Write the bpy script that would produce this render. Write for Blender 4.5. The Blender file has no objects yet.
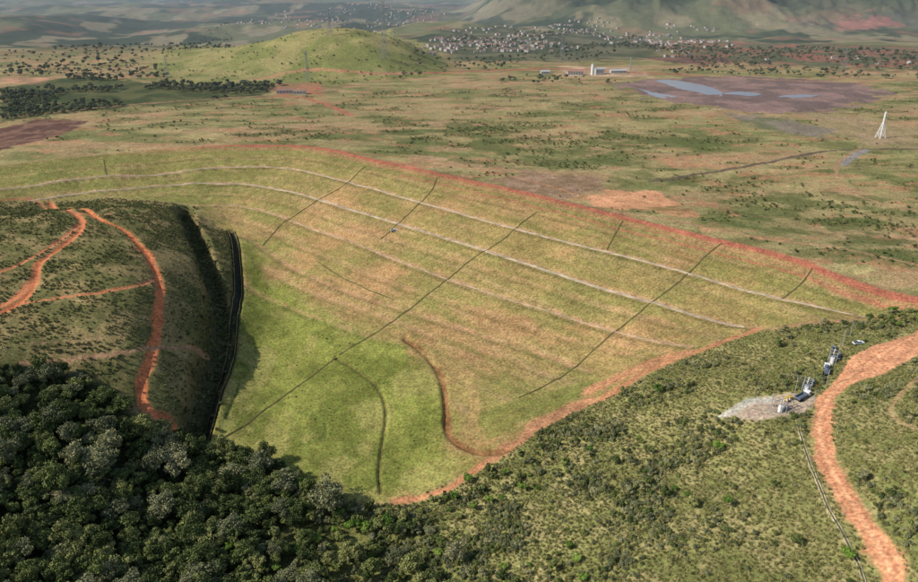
import bpy, math, random, time
import numpy as np
from mathutils import Vector
t0=time.time()
random.seed(4); rng=np.random.default_rng(7)
sc=bpy.context.scene
CAMH=150.0; F=720.0; PIT=math.radians(24)

def lin(c):
    c=np.array(c,float)/255.0
    return np.where(c<=0.04045,c/12.92,((c+0.055)/1.055)**2.4)
def ss(a,b,x):
    t=np.clip((x-a)/(b-a),0,1); return t*t*(3-2*t)
TAB=rng.random((8,256,256))
def vn(x,y,s=0):
    ix=np.floor(x).astype(np.int64); iy=np.floor(y).astype(np.int64)
    fx=x-ix; fy=y-iy; fx=fx*fx*(3-2*fx); fy=fy*fy*(3-2*fy)
    T=TAB[s%8]; a=ix&255; b=iy&255; a1=(ix+1)&255; b1=(iy+1)&255
    return (T[a,b]*(1-fx)+T[a1,b]*fx)*(1-fy)+(T[a,b1]*(1-fx)+T[a1,b1]*fx)*fy
def fbm(x,y,s=0,o=4):
    r=0;a=.5;n=0
    for i in range(o):
        r=r+a*vn(x+17.3*i,y-9.1*i,s+i); n+=a; a*=.5; x=x*2.03; y=y*2.03
    return r/n

# ---------------------------------------------------------------- terrain height
def ray(u,v):
    a=(291-v)/F
    return np.array([(u-459)/F, math.cos(PIT)+math.sin(PIT)*a, -math.sin(PIT)+math.cos(PIT)*a])
CP=[]
def cp(z,*pts):
    for p in pts:
        zz=z if len(p)==2 else p[2]
        d=ray(p[0],p[1]); t=(zz-CAMH)/d[2]; CP.append((d[0]*t,d[1]*t,zz))
CRESTPX=[(-140,190),(-60,176),(0,167),(100,156),(200,148),(290,147),(340,153),(420,171),(520,193),(600,213),(700,238),(800,263),(918,302),(1020,334)]
B1=[(0,189),(60,181),(110,176),(200,169),(250,167),(290,169),(340,180),(450,211),(560,241),(680,271),(800,303),(870,318)]
B2=[(30,201),(75,194),(120,190),(175,185),(220,184),(250,185),(280,190),(330,203),(460,243),(560,275),(660,305),(750,328)]
B3=[(190,206),(230,205),(270,213),(330,235),(400,262),(470,287),(560,315),(640,338),(690,347)]
B4=[(215,226),(260,247),(300,272),(380,303),(450,325),(530,352),(590,372)]
cp(2,*CRESTPX); cp(-6,*B1); cp(-14,*B2)
cp(-24,(190,208,-19),(270,213,-22),*B3[3:7]); cp(-22,B3[7]); cp(-19,B3[8])
cp(-34,(215,230,-29),(260,247,-32),*B4[2:6]); cp(-32,B4[6])
cp(0,(250,290,-40),(320,330,-42),(400,350,-41),(450,385,-42),(520,400,-38),(560,408,-35),(230,350,-45),(300,400,-50),(380,430,-52),(450,440,-48),(480,455,-46),(210,430,-50),(300,470,-55),(380,490,-56),(430,495,-54))
cp(0,(750,332,-13),(680,355,-20),(620,385,-27),(570,410,-33),(520,437,-39))
cp(0,(870,322,-2),(918,315,0),(840,345,-2),(780,365,-8),(740,400,-9),(800,410,-6),(700,420,-16),(640,430,-26),(590,445,-31),(600,500,-30),(700,500,-17),(780,480,-9),(820,450,-5),(815,400,-5),(900,350,0),(870,380,-1),(918,400,4),(860,450,0),(918,480,6),(835,490,-4),(870,540,-3),(895,582,-3),(918,560,2),(800,540,-8),(700,560,-16),(600,560,-28),(520,500,-42),(500,560,-42),(440,550,-52),(400,582,-55))
cp(0,(900,680,0),(700,680,-10),(500,680,-35),(300,700,-52),(100,700,-35),(-100,700,-20),(1050,400,8),(1050,550,8),(1000,345,2))
cp(0,(70,210,0),(110,222,-1),(145,250,-5),(160,300,-12),(155,350,-20),(140,400,-31),(155,420,-37),(185,432,-46),(232,235,-28),(238,292,-38),(225,370,-46),(198,443,-51),(183,216,-13),(205,270,-22),(210,320,-31),(205,370,-39))
cp(0,(0,220,2),(0,260,0),(0,310,-5),(60,300,-4),(40,260,0),(100,340,-12),(0,370,-12),(60,380,-20),(100,430,-32),(150,460,-45),(0,440,-28),(60,500,-38),(150,530,-52),(250,500,-56),(250,560,-57),(0,540,-38),(0,582,-38),(150,582,-50),(320,560,-58),(350,520,-57))
cp(0,(-120,230,4),(-120,300,2),(-120,400,-10),(-120,560,-25))
cp(0,(0,140),(150,125),(300,120),(450,120),(600,140),(750,150),(900,180),(1000,250),(800,220),(650,195),(500,165),(400,145),(-100,150),(100,100),(500,90),(800,100),(1000,120),(-200,100),(1200,200),(1200,400,8))
CP=np.array(CP); S=100.0
def kern(r2): return 0.5*r2*np.log(r2+1e-9)
px=CP[:,0]/S; py=CP[:,1]/S; n=len(CP)
K=kern((px[:,None]-px)**2+(py[:,None]-py)**2)+np.eye(n)*0.004
P=np.stack([np.ones(n),px,py],1)
A=np.block([[K,P],[P.T,np.zeros((3,3))]])
W=np.linalg.solve(A,np.concatenate([CP[:,2],np.zeros(3)]))
def rbf(x,y):
    x=x/S;y=y/S; r=W[n]+W[n+1]*x+W[n+2]*y
    for i in range(n): r=r+W[i]*kern((x-px[i])**2+(y-py[i])**2)
    return r
def Hb(x,y):
    x=np.asarray(x,float); y=np.asarray(y,float)
    shp=x.shape; x=x.ravel(); y=y.ravel()
    h=np.zeros_like(x)
    m=y<1150
    h[m]=np.clip(rbf(x[m],np.maximum(y[m],60)),-60,14)*(1-ss(850,1150,y[m]))*(1-ss(700,1400,np.abs(x[m])))
    # grassy mound
    dx=(x+170); rx=np.where(dx<0,330,170); r=np.sqrt((dx/rx)**2+((y-1310)/210)**2)
    h+=58*np.where(r<1,0.5+0.5*np.cos(np.pi*np.clip(r,0,1)),0)**0.85*(1+.25*(fbm(x/70,y/70,2,3)-.5))
    r=np.sqrt(((x+420)/330)**2+((y-1420)/200)**2)
    h+=16*np.where(r<1,0.5+0.5*np.cos(np.pi*np.clip(r,0,1)),0)
    w=ss(1450,2500,y)
    h+=w*(-45+125*(fbm(x/600,y/600,1,5)-.45))
    # mountain range to the right
    mx=ss(-120,900,x-0.02*y); my=ss(2350,4200,y)
    rid=1-np.abs(2*fbm(x/430,y/650,3,6)-1)
    h+=mx*my*(430+900*(rid-.62)*1.3)
    my=ss(6000,11000,y); h+=my*(200+480*fbm(x/2500,y/2500,5,5))*(1-mx*.3)
    return h.reshape(shp)
def px_to_ground(pts):  # pts are image pixel coordinates
    """image pixels cast through the camera -> ground coordinates on the terrain"""
    out=[]
    T=np.geomspace(60,26000,1500)
    for p in pts:
        d=ray(p[0],p[1]); X=d[0]*T;Y=d[1]*T;Z=CAMH+d[2]*T
        g=Z-Hb(X,Y); k=np.argmax(g<0)
        if k==0: k=len(T)-1
        a=g[k-1]/(g[k-1]-g[k]+1e-9); a=min(max(a,0),1)
        out.append((X[k-1]+(X[k]-X[k-1])*a, Y[k-1]+(Y[k]-Y[k-1])*a))
    return np.array(out)
def smooth(P,sub=4):
    P=np.asarray(P); Q=[]
    for i in range(len(P)-1):
        p0=P[max(i-1,0)];p1=P[i];p2=P[i+1];p3=P[min(i+2,len(P)-1)]
        for k in range(sub):
            t=k/sub
            Q.append(.5*((2*p1)+(-p0+p2)*t+(2*p0-5*p1+4*p2-p3)*t*t+(-p0+3*p1-3*p2+p3)*t**3))
    Q.append(P[-1]); return np.array(Q)
def L(pts,sub=3): return smooth(px_to_ground(pts),sub)
def pdist(x,y,P,maxd):
    """signed distance to a polyline (+ on its left side)"""
    D=np.full(x.shape,1e9)
    idx=np.where((x>P[:,0].min()-maxd)&(x<P[:,0].max()+maxd)&(y>P[:,1].min()-maxd)&(y<P[:,1].max()+maxd))[0]
    if len(idx)==0: return D
    X=x[idx];Y=y[idx];best=np.full(len(idx),1e9);sg=np.ones(len(idx))
    for a,b in zip(P[:-1],P[1:]):
        d=b-a; l2=d@d+1e-9
        t=np.clip(((X-a[0])*d[0]+(Y-a[1])*d[1])/l2,0,1)
        q=np.hypot(X-a[0]-t*d[0],Y-a[1]-t*d[1]); m=q<best
        best[m]=q[m]; c=(d[0]*(Y-a[1])-d[1]*(X-a[0])); sg[m]=np.sign(c[m])
    D[idx]=best*sg; return D
def sdpoly(x,y,P,maxd):
    """positive inside"""
    R=np.full(x.shape,-1e9)
    idx=np.where((x>P[:,0].min()-maxd)&(x<P[:,0].max()+maxd)&(y>P[:,1].min()-maxd)&(y<P[:,1].max()+maxd))[0]
    if len(idx)==0: return R
    X=x[idx];Y=y[idx];Q=np.vstack([P,P[:1]])
    best=np.full(len(idx),1e9);ins=np.zeros(len(idx),bool)
    for a,b in zip(Q[:-1],Q[1:]):
        d=b-a;l2=d@d+1e-9
        t=np.clip(((X-a[0])*d[0]+(Y-a[1])*d[1])/l2,0,1)
        best=np.minimum(best,np.hypot(X-a[0]-t*d[0],Y-a[1]-t*d[1]))
        if a[1]!=b[1]:
            c=((a[1]>Y)!=(b[1]>Y))&(X<(b[0]-a[0])*(Y-a[1])/(b[1]-a[1])+a[0]); ins^=c
    R[idx]=np.where(ins,best,-best); return R

crest=L(CRESTPX); b1=L(B1); b2=L(B2); b3=L(B3); b4=L(B4)
b5=L([(243,283),(290,308),(330,323),(375,338),(412,344)])
# intermediate contour lines
c01=L([(-60,186),(0,178),(100,166),(200,158),(285,157),(340,165),(430,188),(540,214),(640,240),(760,270),(880,308)])
c23=L([(110,200),(180,195),(240,195),(290,205),(340,222),(430,252),(520,281),(600,306),(680,327),(720,336)])
c34=L([(225,215),(262,228),(300,247),(350,268),(430,296),(520,324),(600,348),(640,357)])
c45=L([(228,245),(262,268),(310,292),(370,314),(440,338),(510,360),(560,380)])
CL=[(b1,1.0),(b2,1.0),(b3,1.0),(b4,.75),(b5,.55),(c01,.5),(c23,.45),(c34,.45),(c45,.45)]
# erosion tracks and roads : (line, half width, rgb, depth)
RD=(206,122,78)
TR=[(L([(70,208),(95,216),(120,226),(140,245),(155,270),(161,300),(157,330),(150,360),(140,395),(150,412),(170,420),(186,434)]),2.1,RD,1.2),
 (L([(-60,330),(0,313),(20,300),(35,285),(40,262),(70,240),(82,222),(70,210),(50,202)]),2.2,(198,120,80),1.0),
 (L([(-60,290),(0,272),(30,258),(60,240),(80,222)]),1.4,(190,120,84),.7),
 (L([(0,306),(22,291),(38,272)]),1.8,(198,124,84),.8),
 (L([(20,303),(60,297),(100,292),(135,286),(152,279)]),1.2,(192,122,84),.6),
 (L([(20,364),(80,357),(130,352),(180,348),(206,343)]),1.0,(164,126,98),.2),
 (L([(20,344),(60,342),(100,339)]),.5,(140,116,86),.1),
 (L([(-60,205),(0,200),(40,203),(75,212),(110,214)]),1.0,(188,120,84),.3),
 (L([(760,329),(735,337),(700,350),(660,366),(620,388),(570,411),(525,436),(485,462),(445,490),(395,502)]),2.0,(174,122,86),.5),
 (L([(690,352),(650,366),(610,383),(590,392)]),3.6,(174,126,90),.3),
 (L([(590,400),(545,420),(515,440),(492,458)]),3.6,(170,124,90),.3),
 (L([(405,338),(428,356),(441,378),(446,405),(447,430),(462,445),(485,452),(510,448)]),1.5,(134,98,64),1.9),
 (L([(410,350),(455,366),(470,385),(475,408),(466,428)]),2.6,(160,136,86),.2),
 (L([(335,357),(360,372),(378,388),(386,410),(383,440),(379,470),(381,492)]),.8,(108,106,56),1.3),
 (L([(300,412),(322,420),(326,435),(300,445)]),.5,(105,118,55),.5),
 (L([(238,385),(234,398),(226,418)]),.8,(88,94,48),.6),
 (L([(470,440),(500,420),(545,400),(600,380)]),.6,(120,112,64),.2),
 (L([(930,331),(895,346),(870,363),(845,380),(829,398),(820,420),(823,450),(838,480),(860,515),(880,550),(897,590),(915,650)]),3.2,(204,144,106),.1),
 (L([(925,372),(905,390),(890,410),(905,425),(930,432)]),.8,(160,135,95),.1),
 (L([(650,181),(720,171),(790,158),(840,150),(918,149),(1000,150)]),2.4,(104,90,78),.1),
 (L([(842,165),(855,155),(868,150)]),4,(142,136,132),.1),
 (L([(430,73),(500,70),(560,69),(640,73),(700,76)]),6,(166,100,82),.1),
 (L([(640,70),(740,78),(830,82),(918,80)]),3,(166,125,98),.1),
 (L([(250,80),(290,72),(330,70),(380,74),(430,73)]),4,(174,124,96),.1),
 (L([(260,98),(300,97),(330,106),(350,115)]),4,(170,110,84),.1),
 (L([(0,118),(60,112),(140,104),(260,96)]),2.4,(160,124,96),.1),
 (L([(0,158),(90,146),(200,138),(300,140)]),1.0,(150,128,88),.1),
 (L([(330,150),(420,160),(520,178),(590,200)]),1.2,(168,122,90),.1),
 (L([(400,175),(520,203),(620,229),(720,254),(800,275),(900,308)]),1.3,(166,112,84),.1),
 (L([(600,209),(680,222),(760,238),(850,250),(940,270)]),1.2,(164,130,98),.1),
 (L([(300,121),(450,108),(600,112),(760,117),(880,124)]),1.6,(166,136,102),.1),
 (L([(860,148),(835,168),(858,196),(930,214)]),1.5,(160,130,98),.1),
 (L([(480,93),(560,98),(640,96)]),1.8,(168,134,106),.1)]
mainroad=TR[17][0]
chan=L([(231,230),(236,250),(238,290),(232,330),(224,370),(210,412),(198,446)],4)
ditch=L([(184,209),(193,230),(204,258),(214,288),(217,318),(211,352),(201,392),(193,430)],4)
def Hf(x,y):
    x=np.asarray(x,float).ravel(); y=np.asarray(y,float).ravel()
    h=Hb(x,y)
    for b,k_ in CL:
        w=3.8 if k_>.6 else 2.4
        s=pdist(x,y,b,16); m=np.abs(s)<16; h[m]-=.24*(1 if k_>.6 else .7)*s[m]*np.exp(-(s[m]/w)**2)
    s=pdist(x,y,crest,14); m=np.abs(s)<14; h[m]+=1.0*np.exp(-(s[m]/6)**4)
    nr=fbm(x/9,y/9,2,3)
    near=1-ss(700,1300,y)
    h+=near*(nr-.5)*1.0
    for P,w,c,dep in TR:
        if dep>.25:
            s=np.abs(pdist(x,y,P,w*3)); m=s<w*3; h[m]-=dep*np.exp(-(s[m]/w)**2)*(0.6+.8*nr[m])
    s=pdist(x,y,chan,14); m=np.abs(s)<14
    h[m]-=3.2*np.exp(-(np.abs(s[m])/3.0)**4)
    s=pdist(x,y,ditch,24); m=np.abs(s)<24
    h[m]-=9.0*np.exp(-(np.abs(s[m])/(6.0+3*(nr[m]-.5)))**4)
    return h

# ---------------------------------------------------------------- land cover
def PG(pts): return px_to_ground(pts)
MUD=PG([(612,84),(655,79),(740,76),(860,83),(892,94),(830,112),(770,114),(700,106),(650,98)])
REG=[ # polygon, colour a, colour b, soft, warp, noise scale
 (PG([(150,62),(200,45),(300,36),(370,30),(430,45),(450,75),(330,85),(170,84)]),(120,124,68),(144,136,86),12,25,40),
 (PG([(0,88),(80,76),(170,85),(285,84),(260,97),(130,107),(60,114),(0,122)]),(66,76,46),(92,94,58),6,14,25),
 (PG([(440,30),(640,32),(660,58),(560,62),(450,60)]),(78,84,62),(106,104,80),30,40,70),
 (PG([(640,44),(720,40),(800,44),(918,48),(980,60),(918,70),(800,66),(700,62)]),(140,98,82),(96,98,72),14,90,38),
 (PG([(790,22),(860,16),(918,12),(960,20),(918,28),(850,31)]),(150,104,94),(92,92,78),30,90,90),
 (PG([(640,58),(700,55),(740,60),(700,66)]),(96,78,70),(130,96,80),8,20,30),
 (MUD,(142,116,110),(116,98,94),7,26,26),
 (PG([(720,112),(780,118),(850,133),(820,138),(760,128)]),(128,118,104),(108,110,80),6,14,20),
 (PG([(800,112),(860,118),(918,130),(918,150),(850,140)]),(158,136,106),(146,130,94),8,20,20),
 (PG([(585,198),(615,190),(655,192),(680,203),(650,210),(600,208)]),(206,150,112),(188,138,102),1.2,7,12),
 (PG([(640,207),(690,207),(705,216),(670,216)]),(178,132,96),(146,120,80),2,6,12),
 (PG([(490,181),(530,172),(600,177),(612,190),(560,197),(520,191)]),(154,126,104),(134,110,86),3,12,14),
 (PG([(405,155),(450,157),(452,166),(420,165)]),(174,142,110),(150,128,90),2,7,9),
 (PG([(0,129),(40,119),(84,121),(72,132),(20,146),(-80,165),(-80,140)]),(96,70,62),(126,96,80),3,10,12),
 (PG([(560,66),(640,68),(655,78),(560,76)]),(196,162,134),(160,136,106),6,10,20),
 (PG([(0,76),(50,77),(40,84),(0,84)]),(190,144,112),(150,120,92),10,10,20),
 (PG([(270,84),(320,82),(326,94),(280,96)]),(168,112,86),(140,116,82),5,10,14),
 (PG([(690,222),(720,224),(736,234),(706,232)]),(170,134,98),(146,126,86),2,8,9),
 (PG([(560,150),(600,148),(612,154),(575,157)]),(160,132,98),(140,124,84),2,8,9)]
DARKP=[PG([(355,138),(420,120),(520,124),(640,130),(775,140),(700,150),(620,148),(650,163),(560,172),(470,150)]),
       PG([(760,190),(918,200),(960,270),(860,262),(780,235),(700,225)]),
       PG([(620,168),(700,172),(740,186),(660,190)]),
       PG([(250,128),(340,128),(340,140),(240,138)])]
DAM=PG([(-140,190),(-60,176),(0,167),(100,156),(200,148),(290,147),(340,153),(420,171),(520,193),(600,213),(700,238),(800,263),(918,302),(1000,330),(918,318),(870,320),(750,331),(680,356),(620,387),(570,412),(520,438),(480,464),(400,502),(330,500),(198,446),(222,380),(238,292),(230,232),(190,206),(110,196),(0,200),(-120,215)])
GREEN=PG([(236,236),(262,258),(262,275),(290,290),(335,318),(372,332),(410,348),(438,385),(446,445),(480,462),(400,502),(330,505),(198,446),(222,380),(238,300)])
GREEN2=PG([(470,412),(520,402),(570,385),(600,380),(570,402),(520,425),(485,442)])
LEFTB=PG([(-200,225),(-60,212),(0,200),(110,198),(185,206),(232,232),(238,292),(222,380),(198,446),(120,440),(60,400),(-200,400)])
FOREST=PG([(-260,400),(-60,372),(0,366),(60,374),(110,392),(140,425),(188,440),(198,448),(240,452),(290,470),(330,500),(400,512),(450,530),(490,582),(500,700),(-260,700)])
RIGHTH=PG([(330,505),(400,502),(480,466),(520,440),(570,414),(620,390),(680,358),(750,333),(870,322),(918,316),(1000,332),(1300,420),(1300,800),(400,800),(490,582),(430,520)])
PLAT=PG([(718,417),(748,400),(790,393),(818,398),(803,414),(755,421)])
PADE=PG([(716,418),(745,399),(770,396),(775,402),(752,404),(730,417)])
JUNC=PG([(840,374),(850,358),(872,347),(930,331),(930,348),(885,374),(850,385),(838,393)])
def mixc(col,c,m):
    if np.ndim(c)==1: c=np.asarray(c)[None,:]
    return col*(1-m[:,None])+c*m[:,None]
def cover(x,y):
    far=ss(1200,2000,y)
    n1=fbm(x/14,y/14,0,3)-.5; n2=fbm(x/14+40,y/14,1,3)-.5
    nm=fbm(x/60,y/60,2,4); nf=fbm(x/5,y/5,3,3)
    def two(a,b,n,lo=.35,hi=.65): return mixc(np.repeat(lin(a)[None],len(x),0),lin(b),ss(lo,hi,n))
    col=two((148,134,92),(120,120,74),nm,.4,.6)
    col=mixc(col,lin((170,138,104)),.75*ss(.50,.64,fbm(x/90+9,y/35,4,5)))
    col=mixc(col,lin((94,98,56)),.65*ss(.52,.62,fbm(x/34,y/16,5,5)))
    col=mixc(col,lin((162,148,102)),.6*ss(.55,.65,fbm(x/50+3,y/18+8,6,5)))
    col=mixc(col,lin((168,124,92)),.7*ss(.64,.68,fbm(x/26+3,y/12+8,1,4)))
    # distance : woods and fields
    f1=fbm(x/330,y/260,6,5); f2=fbm(x/120,y/200,7,4)
    fc=two((104,108,76),(62,72,52),f1,.42,.52)
    fc=mixc(fc,lin((146,134,106)),.7*ss(.57,.63,f2))
    fc=mixc(fc,lin((146,108,88)),.5*ss(.62,.68,fbm(x/200+5,y/170,2,4)))
    mt=ss(2450,3100,y)*ss(-100,500,x-.02*y)
    mc=mixc(np.repeat(lin((46,56,40))[None],len(x),0),lin((84,84,62)),ss(.50,.64,fbm(x/160,y/300,1,6)))
    fc=mixc(fc,mc,mt*.97)
    col=mixc(col,fc,far)
    for P,a,b,soft,warp,ns in REG:
        xw=x+warp*n1*2;yw=y+warp*n2*2
        s=sdpoly(xw,yw,P,soft+1); m=ss(-soft,soft,s)
        if m.max()<=0: continue
        k=np.where(m>0)[0]
        c=mixc(np.repeat(lin(a)[None],len(k),0),lin(b),ss(.4,.6,fbm(x[k]/ns,y[k]/ns,4,4)))
        col[k]=mixc(col[k],c,m[k])
    for P in DARKP:
        s=sdpoly(x+n1*40,y+n2*40,P,20); m=ss(-12,12,s)*ss(.38,.56,fbm(x/22,y/14,1,4))
        col=mixc(col,lin((88,98,54)),m*.8)
    # dam face
    dc=pdist(x,y,crest,260); dc=np.where(np.abs(dc)>1e8,300,np.abs(dc))
    st=fbm(dc/3.2,x/70,3,3)
    s=sdpoly(x+n1*2,y+n2*2,DAM,3); md=ss(-1,1,s)
    k=np.where(md>0)[0]; xx=x[k];yy=y[k]
    g=ss(-260,-60,xx)
    c=mixc(np.repeat(lin((130,130,70))[None],len(k),0),lin((158,132,84)),g*.75)
    c=mixc(c,lin((176,132,94)),.55*ss(.46,.64,fbm(xx/45,yy/30,5,5))*(.3+.7*g))
    c=mixc(c,lin((132,128,70)),.6*ss(.50,.60,fbm(xx/28+7,yy/22,6,6)))
    c=mixc(c,lin((118,118,62)),.55*ss(.5,.7,st[k]))
    c=mixc(c,lin((182,148,110)),.4*ss(.58,.72,fbm(dc[k]/2.2,xx/40+8,1,3)))
    c=mixc(c,lin((128,124,70)),.6*(1-ss(14,22,dc[k])))
    gm=ss(-7,7,sdpoly(xx+n1[k]*18,yy+n2[k]*18,GREEN,9))
    gc=mixc(np.repeat(lin((130,134,62))[None],len(k),0),lin((108,114,50)),ss(.4,.6,fbm(xx/16,yy/16,2,5)))
    gc=mixc(gc,lin((148,142,80)),.7*ss(.50,.62,fbm(xx/14,yy/20,4,5)))
    c=mixc(c,gc,gm)
    gm=ss(-2,2,sdpoly(xx+n1[k]*8,yy+n2[k]*8,GREEN2,3)); c=mixc(c,lin((116,120,58)),gm*.8)
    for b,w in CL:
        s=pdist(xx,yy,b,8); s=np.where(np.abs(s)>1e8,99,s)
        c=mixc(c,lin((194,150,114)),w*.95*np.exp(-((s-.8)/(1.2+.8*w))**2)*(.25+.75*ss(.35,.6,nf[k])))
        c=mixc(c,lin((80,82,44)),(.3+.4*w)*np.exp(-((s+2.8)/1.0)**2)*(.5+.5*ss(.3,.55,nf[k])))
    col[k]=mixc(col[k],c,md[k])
    # left bank scrub
    s=sdpoly(x+n1*4,y+n2*4,LEFTB,3); m=ss(-1.5,1.5,s)
    k=np.where(m>0)[0]
    c=mixc(np.repeat(lin((104,102,62))[None],len(k),0),lin((138,122,82)),ss(.45,.62,fbm(x[k]/12,y[k]/12,4,4)))
    col[k]=mixc(col[k],c,m[k])
    s=sdpoly(x+n1*6,y+n2*6,FOREST,3); m=ss(-2,2,s); fcx=mixc(np.repeat(lin((64,70,42))[None],len(x),0),lin((118,120,66)),ss(-90,-30,x)); col=mixc(col,fcx,m)
    s=sdpoly(x+n1*2,y+n2*2,RIGHTH,3); m=ss(-1.5,1.5,s)
    k=np.where(m>0)[0]
    c=mixc(np.repeat(lin((134,132,80))[None],len(k),0),lin((114,118,66)),ss(.4,.6,fbm(x[k]/18,y[k]/18,4,4)))
    c=mixc(c,lin((156,144,100)),.7*ss(.52,.64,fbm(x[k]/7,y[k]/7,5,4)))
    col[k]=mixc(col[k],c,m[k])
    s=pdist(x,y,chan,12); s=np.where(np.abs(s)>1e8,99,s)
    col=mixc(col,lin((66,66,42)),np.exp(-(s/3.6)**4)*.85)
    s=pdist(x,y,ditch,16); s=np.where(np.abs(s)>1e8,99,s)
    col=mixc(col,lin((66,66,44)),np.exp(-(s/6.5)**4)*.8)
    # crest road + shoulders
    sgn=pdist(x,y,crest,30); sgn=np.where(np.abs(sgn)>1e8,99,sgn)
    redw=ss(-330,-180,x)
    rc=mixc(np.repeat(lin((156,132,92))[None],len(x),0),lin((168,102,80)),redw)
    col=mixc(col,rc,(1-ss(2.8,4.0,np.abs(sgn+n1*2)))*(.5+.5*redw))
    col=mixc(col,lin((156,114,86)),.7*(1-ss(1.2,2.6,np.abs(sgn+6.5+n1*2)))*redw)
    for P,w,c,dep in TR:
        s=np.abs(pdist(x+n1*w*2,y+n2*w*2,P,w*2.5)); m=1-ss(w*.6,w*1.4,s*(1+.9*(nf-.5)))
        if m.max()<=0: continue
        cc=lin(c)[None]*(.72+.56*nf[:,None]); col=col*(1-m[:,None])+cc*m[:,None]
    for P,c in ((JUNC,(206,146,108)),(PLAT,(170,152,134)),(PADE,(180,174,162))):
        s=sdpoly(x+n1*2,y+n2*2,P,2); m=ss(-.6,.6,s); cc=lin(c)[None]*(.8+.4*nf[:,None]); col=col*(1-m[:,None])+cc*m[:,None]
    s=np.abs(pdist(x,y,mainroad,5)); col=mixc(col,lin((180,120,86)),.6*np.exp(-((s-1.3)/.5)**2)); col=mixc(col,lin((218,170,130)),.4*np.exp(-(s/.6)**2))
    lum=(col@np.array([.3,.6,.1]))[:,None]; col=lum+(col-lum)*.93
    # blue aerial haze painted into far ground colours, stronger with distance
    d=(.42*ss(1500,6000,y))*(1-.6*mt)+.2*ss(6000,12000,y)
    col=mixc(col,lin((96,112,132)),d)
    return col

# ---------------------------------------------------------------- materials
def newmat(name): 
    m=bpy.data.materials.new(name); m.use_nodes=True
    nt=m.node_tree; b=nt.nodes['Principled BSDF']; b.inputs['Roughness'].default_value=.9
    b.inputs['Specular IOR Level'].default_value=.15
    return m,nt,b
def mk_noise(nt,scale,detail=4,coord=None,dist=0):
    nn=nt.nodes.new('ShaderNodeTexNoise'); nn.inputs['Scale'].default_value=scale; nn.inputs['Detail'].default_value=detail
    if coord is not None: nt.links.new(coord,nn.inputs['Vector'])
    return nn
def simple(name,rgb,rough=.8,var=.25,scale=3,metal=0):
    m,nt,b=newmat(name)
    g=nt.nodes.new('ShaderNodeNewGeometry'); nn=mk_noise(nt,scale,4,g.outputs['Position'])
    r=nt.nodes.new('ShaderNodeValToRGB'); c=lin(rgb)
    r.color_ramp.elements[0].position=.3; r.color_ramp.elements[1].position=.7
    r.color_ramp.elements[0].color=(*(c*(1-var)),1); r.color_ramp.elements[1].color=(*np.minimum(c*(1+var*.6),.9),1)
    nt.links.new(nn.outputs['Fac'],r.inputs['Fac']); nt.links.new(r.outputs['Color'],b.inputs['Base Color'])
    b.inputs['Roughness'].default_value=rough; b.inputs['Metallic'].default_value=metal
    return m
def leafmat(name,dark,light,yellow=None):
    m,nt,b=newmat(name)
    oi=nt.nodes.new('ShaderNodeObjectInfo'); tc=nt.nodes.new('ShaderNodeTexCoord')
    nn=mk_noise(nt,.9,2,tc.outputs['Object'])
    ad=nt.nodes.new('ShaderNodeMath'); ad.operation='MULTIPLY_ADD'; ad.inputs[1].default_value=.7
    nt.links.new(oi.outputs['Random'],ad.inputs[0]); nt.links.new(nn.outputs['Fac'],ad.inputs[2])
    sb=nt.nodes.new('ShaderNodeMath'); sb.operation='SUBTRACT'; sb.inputs[1].default_value=.33
    nt.links.new(ad.outputs[0],sb.inputs[0])
    r=nt.nodes.new('ShaderNodeValToRGB'); e=r.color_ramp.elements
    e[0].position=.2; e[0].color=(*lin(dark),1); e[1].position=.68; e[1].color=(*lin(light),1)
    if yellow is not None:
        x=e.new(.86); x.color=(*lin(yellow),1)
    nt.links.new(sb.outputs[0],r.inputs['Fac']); nt.links.new(r.outputs['Color'],b.inputs['Base Color'])
    b.inputs['Roughness'].default_value=.75
    return m
def ground_mat():
    m,nt,b=newmat('ground_soil_grass')
    at=nt.nodes.new('ShaderNodeVertexColor'); at.layer_name='cover'
    g=nt.nodes.new('ShaderNodeNewGeometry'); P=g.outputs['Position']
    col=at.outputs['Color']
    for sca,lo,hi,det in ((.9,.56,1.44,6),(.22,.80,1.20,4),(.035,.86,1.14,4)):
        nn=mk_noise(nt,sca,det,P); mr=nt.nodes.new('ShaderNodeMapRange')
        mr.inputs['From Min'].default_value=.3; mr.inputs['From Max'].default_value=.7
        mr.inputs['To Min'].default_value=lo; mr.inputs['To Max'].default_value=hi
        nt.links.new(nn.outputs['Fac'],mr.inputs['Value'])
        vm=nt.nodes.new('ShaderNodeVectorMath'); vm.operation='SCALE'
        nt.links.new(col,vm.inputs[0]); nt.links.new(mr.outputs[0],vm.inputs['Scale']); col=vm.outputs[0]
    nn=mk_noise(nt,.4,5,P); cr=nt.nodes.new('ShaderNodeValToRGB')
    cr.color_ramp.elements[0].position=.35; cr.color_ramp.elements[1].position=.65
    cr.color_ramp.elements[0].color=(1.0,.91,.85,1); cr.color_ramp.elements[1].color=(.95,.98,.88,1)
    nt.links.new(nn.outputs['Fac'],cr.inputs['Fac'])
    vm=nt.nodes.new('ShaderNodeVectorMath'); vm.operation='MULTIPLY'
    nt.links.new(col,vm.inputs[0]); nt.links.new(cr.outputs['Color'],vm.inputs[1])
    nt.links.new(vm.outputs[0],b.inputs['Base Color'])
    nb=mk_noise(nt,1.3,6,P); bp=nt.nodes.new('ShaderNodeBump'); bp.inputs['Strength'].default_value=.55; bp.inputs['Distance'].default_value=.45
    nt.links.new(nb.outputs['Fac'],bp.inputs['Height']); nt.links.new(bp.outputs[0],b.inputs['Normal'])
    b.inputs['Roughness'].default_value=1; b.inputs['Specular IOR Level'].default_value=.05
    return m

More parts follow.
